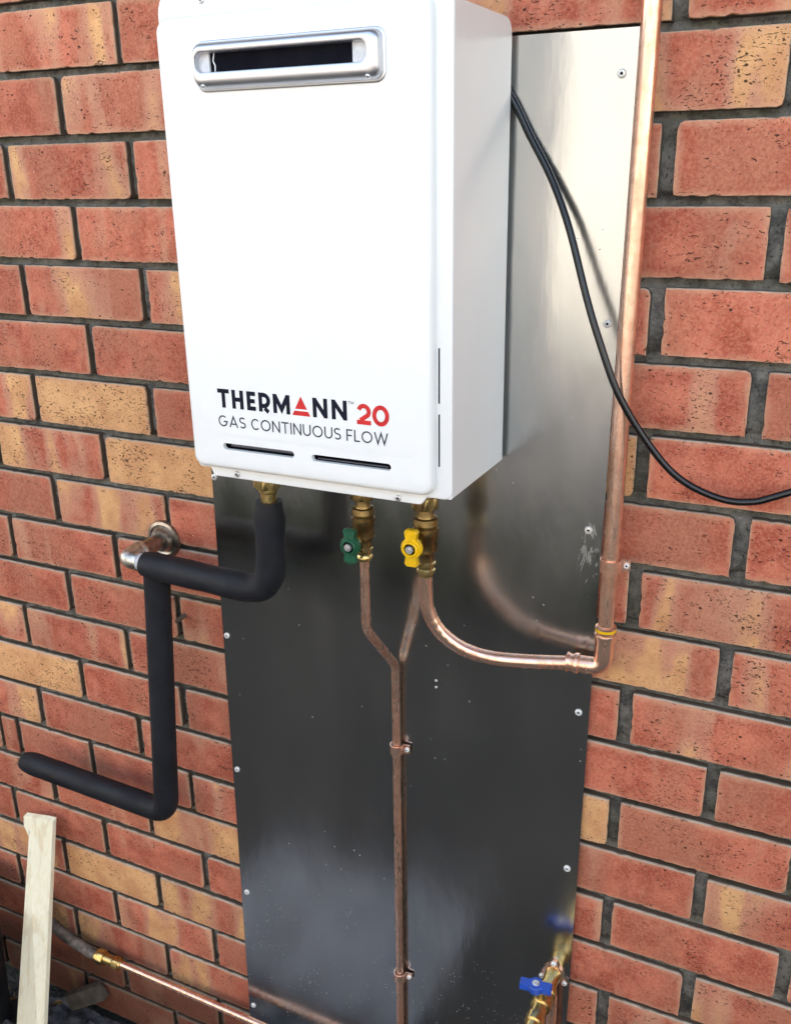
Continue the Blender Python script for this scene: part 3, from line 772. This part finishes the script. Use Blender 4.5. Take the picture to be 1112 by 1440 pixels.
# ------------------------------------------------------------------ insulated hot pipe and its brass fittings
hp = tag(empty('insulated_hot_pipe', (.5, -.1, -.75)), 'black foam lagged pipe hanging from the heater and bending left to the wall elbow', 'insulated pipe')
bm = bmesh.new()
pth = fillet([(.5035, -.1000, -.6045), (.4995, -.1000, -.7445), (.2640, -.0900, -.7425)], [.052], 14); pth = dense(pth, .012)
rl = [.0212 + .0005 * math.sin(i * .9) + .0006 * noise.noise(Vector((i * .35, 0, 0))) for i in range(len(pth))]
rl[0] = .0185; rl[1] = .0200; rl[-1] = .0188; rl[-2] = .0208
tube(bm, pth, rl, 28); finish(bm, 'lagging', M['foam'], hp, True, 60)
bm = bmesh.new(); hexnut(bm, (.5035, -.1000, -.5660), (0, 0, -1), .0185, .0195, .35); lathe(bm, (.5035, -.1, -.536), (0, 0, -1), [(0, .012), (.031, .012)])
finish(bm, 'union_nut', M['brass'], hp)
bm = bmesh.new(); lathe(bm, (.5035, -.1000, -.584), (0, 0, -1), [(0, .0130), (.006, .0130), (.008, .0110), (.026, .0110)]); finish(bm, 'pipe_tail', M['brass'], hp)
lp = tag(empty('lower_lagged_pipe', (.23, -.07, -1.2)), 'black foam lagged pipe dropping down the wall and turning left at knee height', 'insulated pipe')
pth = dense(fillet([(.2620, -.0640, -.7600), (.2520, -.0700, -.95), (.2350, -.0760, -1.2190), (-.1010, -.0700, -1.2140)], [.5, .030], 12), .012)
rl = [.0208 + .0005 * noise.noise(Vector((i * .3, 3, 0))) for i in range(len(pth))]
rl[-1] = .0165; rl[-2] = .0196
bm = bmesh.new(); tube(bm, pth, rl, 28); finish(bm, 'lagging', M['foam'], lp, True, 60)
we = tag(empty('wall_outlet_elbow', (.2302, 0, -.7386)), 'tarnished brass pipe elbow with round cover plate coming out of the bricks', 'pipe fitting')
bm = bmesh.new(); lathe(bm, (.2302, .004, -.7386), (0, -1, 0), [(0, .0310), (.006, .0318), (.0095, .0300), (.0110, .0255), (.0090, .0215), (.0150, .0195), (.0185, .0175), (.019, .0140)], 36); finish(bm, 'cover_plate', M['chromed'], we)
bm = bmesh.new(); tube(bm, dense(fillet([(.2302, -.005, -.7386), (.2290, -.0900, -.7386), (.2700, -.0905, -.7420)], [.022], 12), .006), .0128, 22); finish(bm, 'stub_pipe', M['chromed'], we)
bm = bmesh.new(); el = fillet([(.2295, -.0620, -.7386), (.2290, -.0900, -.7386), (.2545, -.0902, -.7405)], [.022], 12); tube(bm, el, [.0152 + .0007 * noise.noise(Vector((i * .8, 1, 4))) for i in range(len(el))], 22)
lathe(bm, (.2295, -.0590, -.7386), (0, -1, 0), [(-.004, .0130), (-.002, .0160), (.002, .0168), (.006, .0150)])
finish(bm, 'elbow', M['solder'], we)
bm = bmesh.new(); lathe(bm, (.2520, -.0902, -.7403), (1, 0, -.08), [(0, .0136), (.012, .0136)]); finish(bm, 'flux_tape', M['grey_plate'], we)
# small wall plug left in a joint
bm = bmesh.new(); tube(bm, [(.254, .006, -.872), (.2535, -.012, -.874), (.2515, -.020, -.8765)], [.0035, .0042, .003], 10)
tag(finish(bm, 'wall_plug', M['oldwood']), 'small grey broken wall plug sticking out of a mortar joint', 'wall plug')

# ------------------------------------------------------------------ power cable
bm = bmesh.new()
cpts = spline([(.780, -.0125, -.070), (.8101, -.0130, -.1110), (.8312, -.0145, -.1476), (.8599, -.0200, -.1935), (.8864, -.0320, -.2467), (.9144, -.0450, -.3230), (.9330, -.0505, -.3694), (.9568, -.0510, -.4250), (.9878, -.0450, -.4754), (1.0264, -.0380, -.5202), (1.0689, -.0300, -.5433), (1.1079, -.0250, -.5474), (1.1527, -.0200, -.5310), (1.32, -.0120, -.4500)], 12)
tube(bm, cpts, .0043, 14)
tag(finish(bm, 'power_cable', M['cable']), 'glossy black power cable looping from behind the heater across the brick wall', 'cable')

# ------------------------------------------------------------------ blue handled tap at bottom right
tp = tag(empty('blue_tap', (.9108, 0, -1.3451)), 'brass tap with blue butterfly handle screwed on at the foot of the sheet', 'tap')
tx, tz = .9085, -1.350; y0 = sheet_y(tx, tz)
bm = bmesh.new(); pl_ = []
for k in range(40):
    a = 2 * math.pi * k / 40; q = .017 + .0085 * max(0, math.cos(3 * (a - R(90)))) ** 2
    pl_.append((tx + q * math.cos(a), tz + q * math.sin(a)))
loft(bm, [at_y(pl_, y0 - .0003), at_y(pl_, y0 - .0035), at_y([(tx + (a - tx) * .93, tz + (b - tz) * .93) for a, b in pl_], y0 - .0043)])
finish(bm, 'back_plate', M['copper_new'], tp)
for k in range(3):
    a = R(90 + 120 * k); screw('screw', tx + .0205 * math.cos(a), y0 - .0043, tz + .0205 * math.sin(a), tp, .0042, .0032)
bm = bmesh.new(); lathe(bm, (tx, y0, tz), (0, -1, 0), [(0, .0130), (.028, .0120), (.032, .0120), (.034, .0150), (.046, .0155), (.048, .0135), (.056, .0132), (.058, .0150), (.072, .0150), (.074, .0118), (.088, .0112), (.090, .0140), (.104, .0140), (.106, .0110), (.17, .0105)])
finish(bm, 'tap_body', M['brass'], tp)
bm = bmesh.new(); tube(bm, dense(fillet([(tx, y0 - .016, tz), (tx + .004, y0 - .018, tz - .035), (tx + .004, y0 - .016, -1.86)], [.02], 8), .03), .0080, 18); finish(bm, 'feed_pipe', M['copper'], tp)
bm = bmesh.new(); lathe(bm, (tx, y0 - .065, tz + .010), (0, 0, 1), [(0, .0085), (.012, .0080), (.020, .0060)]); finish(bm, 'spindle', M['brass'], tp)
bm = bmesh.new()    # handle lies flat on top, wings across
out = []
for k in range(48):
    a = 2 * math.pi * k / 48; dx, dy = math.cos(a), math.sin(a); q = .0145
    if abs(dx) > .6: q = max(q, min(.0300 / abs(dx), .0082 / max(abs(dy), 1e-4)))
    out.append((dx * q * .78, dy * q * .85))
ct, st = math.cos(R(8)), math.sin(R(8)); hy0 = y0 - .067
def HL(z, f=1): return [(tx - .009 + (a * ct - b * st) * f, hy0 + (a * st + b * ct) * f, z) for a, b in out]
loft(bm, [HL(tz + .0265, .95), HL(tz + .0275), HL(tz + .0365), HL(tz + .0375, .94)]); finish(bm, 'handle', M['blue'], tp, True, 35)
bm = bmesh.new(); lathe(bm, (tx - .009, hy0, tz + .0370), (0, 0, 1), [(0, .0055), (.002, .0055), (.003, .0045), (.0035, .002)]); finish(bm, 'handle_cap', M['zinc'], tp)

# ------------------------------------------------------------------ low copper pipe along the foot of the wall
lo_ = tag(empty('low_copper_pipe', (.4, -.035, -1.69)), 'pale copper pipe running low along the bricks in front of the sheet', 'copper pipe')
bm = bmesh.new(); tube(bm, dense([(.018, -.035, -1.6840), (.45, -.036, -1.6880), (.905, -.034, -1.6920)], .06), .0068, 18); finish(bm, 'pipe', M['copper_new'], lo_)
bm = bmesh.new(); hexnut(bm, (.012, -.035, -1.6850), (1, 0, 0), .016, .0140, .3); hexnut(bm, (-.032, -.035, -1.6865), (1, 0, 0), .020, .0155, .1); lathe(bm, (-.014, -.035, -1.686), (1, 0, 0), [(0, .0105), (.028, .0105)]); lathe(bm, (.027, -.035, -1.685), (1, 0, 0), [(0, .0100), (.004, .0090)])
finish(bm, 'compression_coupling', M['brass'], lo_)
bm = bmesh.new(); pp = dense([(-.029, -.035, -1.6870), (-.075, -.035, -1.682), (-.125, -.033, -1.668), (-.170, -.030, -1.650), (-.185, -.026, -1.60), (-.188, -.004, -1.585), (-.188, .02, -1.583)], .008)
tube(bm, pp, [.0115 + .0014 * noise.noise(Vector((i * .6, 0, 9))) for i in range(len(pp))], 16); finish(bm, 'corroded_pipe', M['oldpipe'], lo_)

# ------------------------------------------------------------------ timber batten leaning on the wall
def prism_between(bm, top, bot, th, mi=0):
    """planks: top and bottom outlines as lists of xyz on the front face; th thickness vector"""
    pass
bm = bmesh.new(); th = Vector((0, .011, .003))
front = [(-.1800, -.0330, -1.3920), (-.1180, -.0330, -1.3810), (-.0985, -.0330, -1.3780), (-.0965, -.0900, -1.6000), (-.0800, -.1450, -1.7500), (-.0650, -.2030, -1.9200),
         (-.1430, -.2030, -1.9300), (-.1600, -.1450, -1.7850), (-.1640, -.0900, -1.6150), (-.1625, -.0420, -1.4300), (-.1800, -.0360, -1.4120)]
loft(bm, [[Vector(p) for p in front], [Vector(p) + th for p in front]])
bmesh.ops.bevel(bm, geom=[e for e in bm.edges], offset=.0008, segments=1, affect='EDGES')
tag(finish(bm, 'timber_batten', M['timber'], None, False), 'pale pine batten with notched top leaning against the bricks at the lower left', 'timber')

# ------------------------------------------------------------------ odds and ends on the ground
bm = bmesh.new()
vs = box(bm, -.019, .019, -.010, .010, -.045, .045, 0, .002)
o = finish(bm, 'timber_offcut', M['oldwood']); o.location = (-.092, -.0290, -1.828); o.rotation_euler = (R(-12), R(62), R(4))
tag(o, 'short grey timber offcut tilted against the bottom bricks', 'timber')
bm = bmesh.new(); lathe(bm, (-.345, -.165, GZ), (0, 0, 1), [(0, .105), (.01, .112), (.30, .128), (.345, .131), (.350, .137), (.365, .138), (.372, .135), (.372, .130), (.34, .127), (.02, .108)], 40)
tag(finish(bm, 'bucket', M['plastic_black']), 'dark plastic bucket on the ground at the left edge', 'bucket')
bm = bmesh.new(); gv = {}
for i in range(46):
    for j in range(30):
        x = -.24 + 1.1 * i / 45; y = -.015 - .17 * j / 29
        z = GZ + .030 + .032 * abs(noise.noise(Vector((x * 9, y * 11, 2)))) + .020 * noise.noise(Vector((x * 26, y * 30, 5))) + .010 * noise.noise(Vector((x * 60, y * 60, 5)))
        gv[i, j] = bm.verts.new((x + .01 * noise.noise(Vector((y * 14, 0, 0))), y + .02 * noise.noise(Vector((x * 12, 3, 0))), z))
for i in range(45):
    for j in range(29): bm.faces.new((gv[i, j], gv[i + 1, j], gv[i + 1, j + 1], gv[i, j + 1]))
tag(finish(bm, 'plastic_film', M['film'], None, True, 30), 'crumpled dark plastic film lying along the foot of the wall', 'plastic sheet')
bm = bmesh.new(); box(bm, -.05, .55, -.62, -.22, GZ + .002, GZ + .045, 0, .006)  # slab added out of view to give pale patches in the sheet
tag(finish(bm, 'added_slab', simple('pale_concrete', (.26, .27, .29), .85, 0, .4, 9, .002, 90)), 'unseen pale grey slab added on the ground for the steel sheet to reflect', 'paving slab')
bm = bmesh.new(); rl_ = random.Random(4)
for k in range(160):
    x = rl_.uniform(-.5, 1.2); y = rl_.uniform(-.9, -.02); z = GZ + .006 + (.085 if (-.22 < x < .85 and y > -.18) else (.045 if (-.05 < x < .55 and -.62 < y < -.22) else 0)) * rl_.uniform(.7, 1); s = rl_.uniform(.006, .016); a = rl_.uniform(0, 6.3)
    P = []
    for t in range(7):
        b = t / 6; wd_ = math.sin(math.pi * b) * s * .42
        P.append((b * s * 2 - s, wd_))
    poly = P + [(p[0], -p[1]) for p in P[-2:0:-1]]
    vv = [bm.verts.new((x + c_ * math.cos(a) - d_ * math.sin(a), y + c_ * math.sin(a) + d_ * math.cos(a), z + rl_.uniform(0, .003) + abs(d_) * .6)) for c_, d_ in poly]
    bm.faces.new(vv)
tag(finish(bm, 'leaf_litter', M['leaf'], None, False), 'dry brown leaf bits scattered on the ground', 'leaves', kind='stuff')

# ------------------------------------------------------------------ across the side path (mirrored in the steel sheet)
bm = bmesh.new(); box(bm, -9, 9, -3.05, -2.90, GZ, .62, 0, .01); box(bm, -9, 9, -3.09, -2.86, .622, .67, 0, .005)
tag(finish(bm, 'garden_wall', M['render'], None, False), 'pale rendered boundary wall across the side path', 'wall')
bm = bmesh.new(); rh = random.Random(8)
for k in range(26000):
    x = rh.uniform(-5, 5); hgt = .30 + .05 * noise.noise(Vector((x * 2, 0, 0))); 
    y = rh.uniform(-2.85, -2.25); z = GZ + rh.uniform(.03, 1) ** .7 * hgt
    s = rh.uniform(.020, .045); n = Vector((rh.gauss(0, 1), rh.gauss(0, 1), rh.gauss(.4, 1))).normalized(); u = n.orthogonal().normalized(); v = n.cross(u); p = Vector((x, y, z))
    bm.faces.new([bm.verts.new(p + u * s), bm.verts.new(p + v * s * .5), bm.verts.new(p - u * s), bm.verts.new(p - v * s * .5)])
tag(finish(bm, 'hedge', M['hedge'], None, False), 'low dense dark green hedge at the foot of the garden wall', 'hedge')

# ------------------------------------------------------------------ rest of the house: walls beyond the built bricks, roof edge
def brick_sheet_material():
    mm, nt, b = mat('distant_brickwork'); g = N(nt)
    t = g.n('ShaderNodeTexBrick'); P = g.geo(); sp3 = g.n('ShaderNodeSeparateXYZ'); g.l(P, sp3.inputs[0]); cx = g.n('ShaderNodeCombineXYZ'); g.l(sp3.outputs[0], cx.inputs[0]); g.l(sp3.outputs[2], cx.inputs[1])
    g.l(cx.outputs[0], t.inputs['Vector']); t.inputs['Scale'].default_value = 1; t.inputs['Brick Width'].default_value = .243; t.inputs['Row Height'].default_value = .088; t.inputs['Mortar Size'].default_value = .006
    t.inputs['Color1'].default_value = (.40, .11, .06, 1); t.inputs['Color2'].default_value = (.46, .20, .09, 1); t.inputs['Mortar'].default_value = (.06, .057, .05, 1)
    g.l(t.outputs['Color'], b.inputs['Base Color']); setp(b, Roughness=.9); return mm
bs = brick_sheet_material()
hs = tag(empty('house', (4.9, .3, GZ)), 'rest of the brick house continuing beyond the picture with its roof edge above', 'house')
for a, c in ((-9, X0 - .002), (X1 + .002, 9)):
    bm = bmesh.new(); box(bm, a, c, .003, .25, GZ - .02, .62); finish(bm, 'side_wall', bs, hs, False)
bm = bmesh.new(); box(bm, X0, X1, .003, .25, .322, .62); finish(bm, 'upper_wall', bs, hs, False)
bm = bmesh.new(); box(bm, X0, X1, .162, .25, GZ - .02, .32); finish(bm, 'inner_leaf', bs, hs, False)
bm = bmesh.new(); box(bm, -9, 9, -.50, .25, .622, .634); finish(bm, 'soffit', M['soffit'], hs, False)
bm = bmesh.new(); box(bm, -9, 9, -.524, -.502, .60, .80); finish(bm, 'fascia', M['gutter'], hs, False)
bm = bmesh.new(); loft(bm, [[(x, -.524, .80), (x, 3.5, 2.4), (x, 3.5, 2.32), (x, -.49, .76)] for x in (-9, 9)]); finish(bm, 'roof', M['plastic_black'], hs, False)
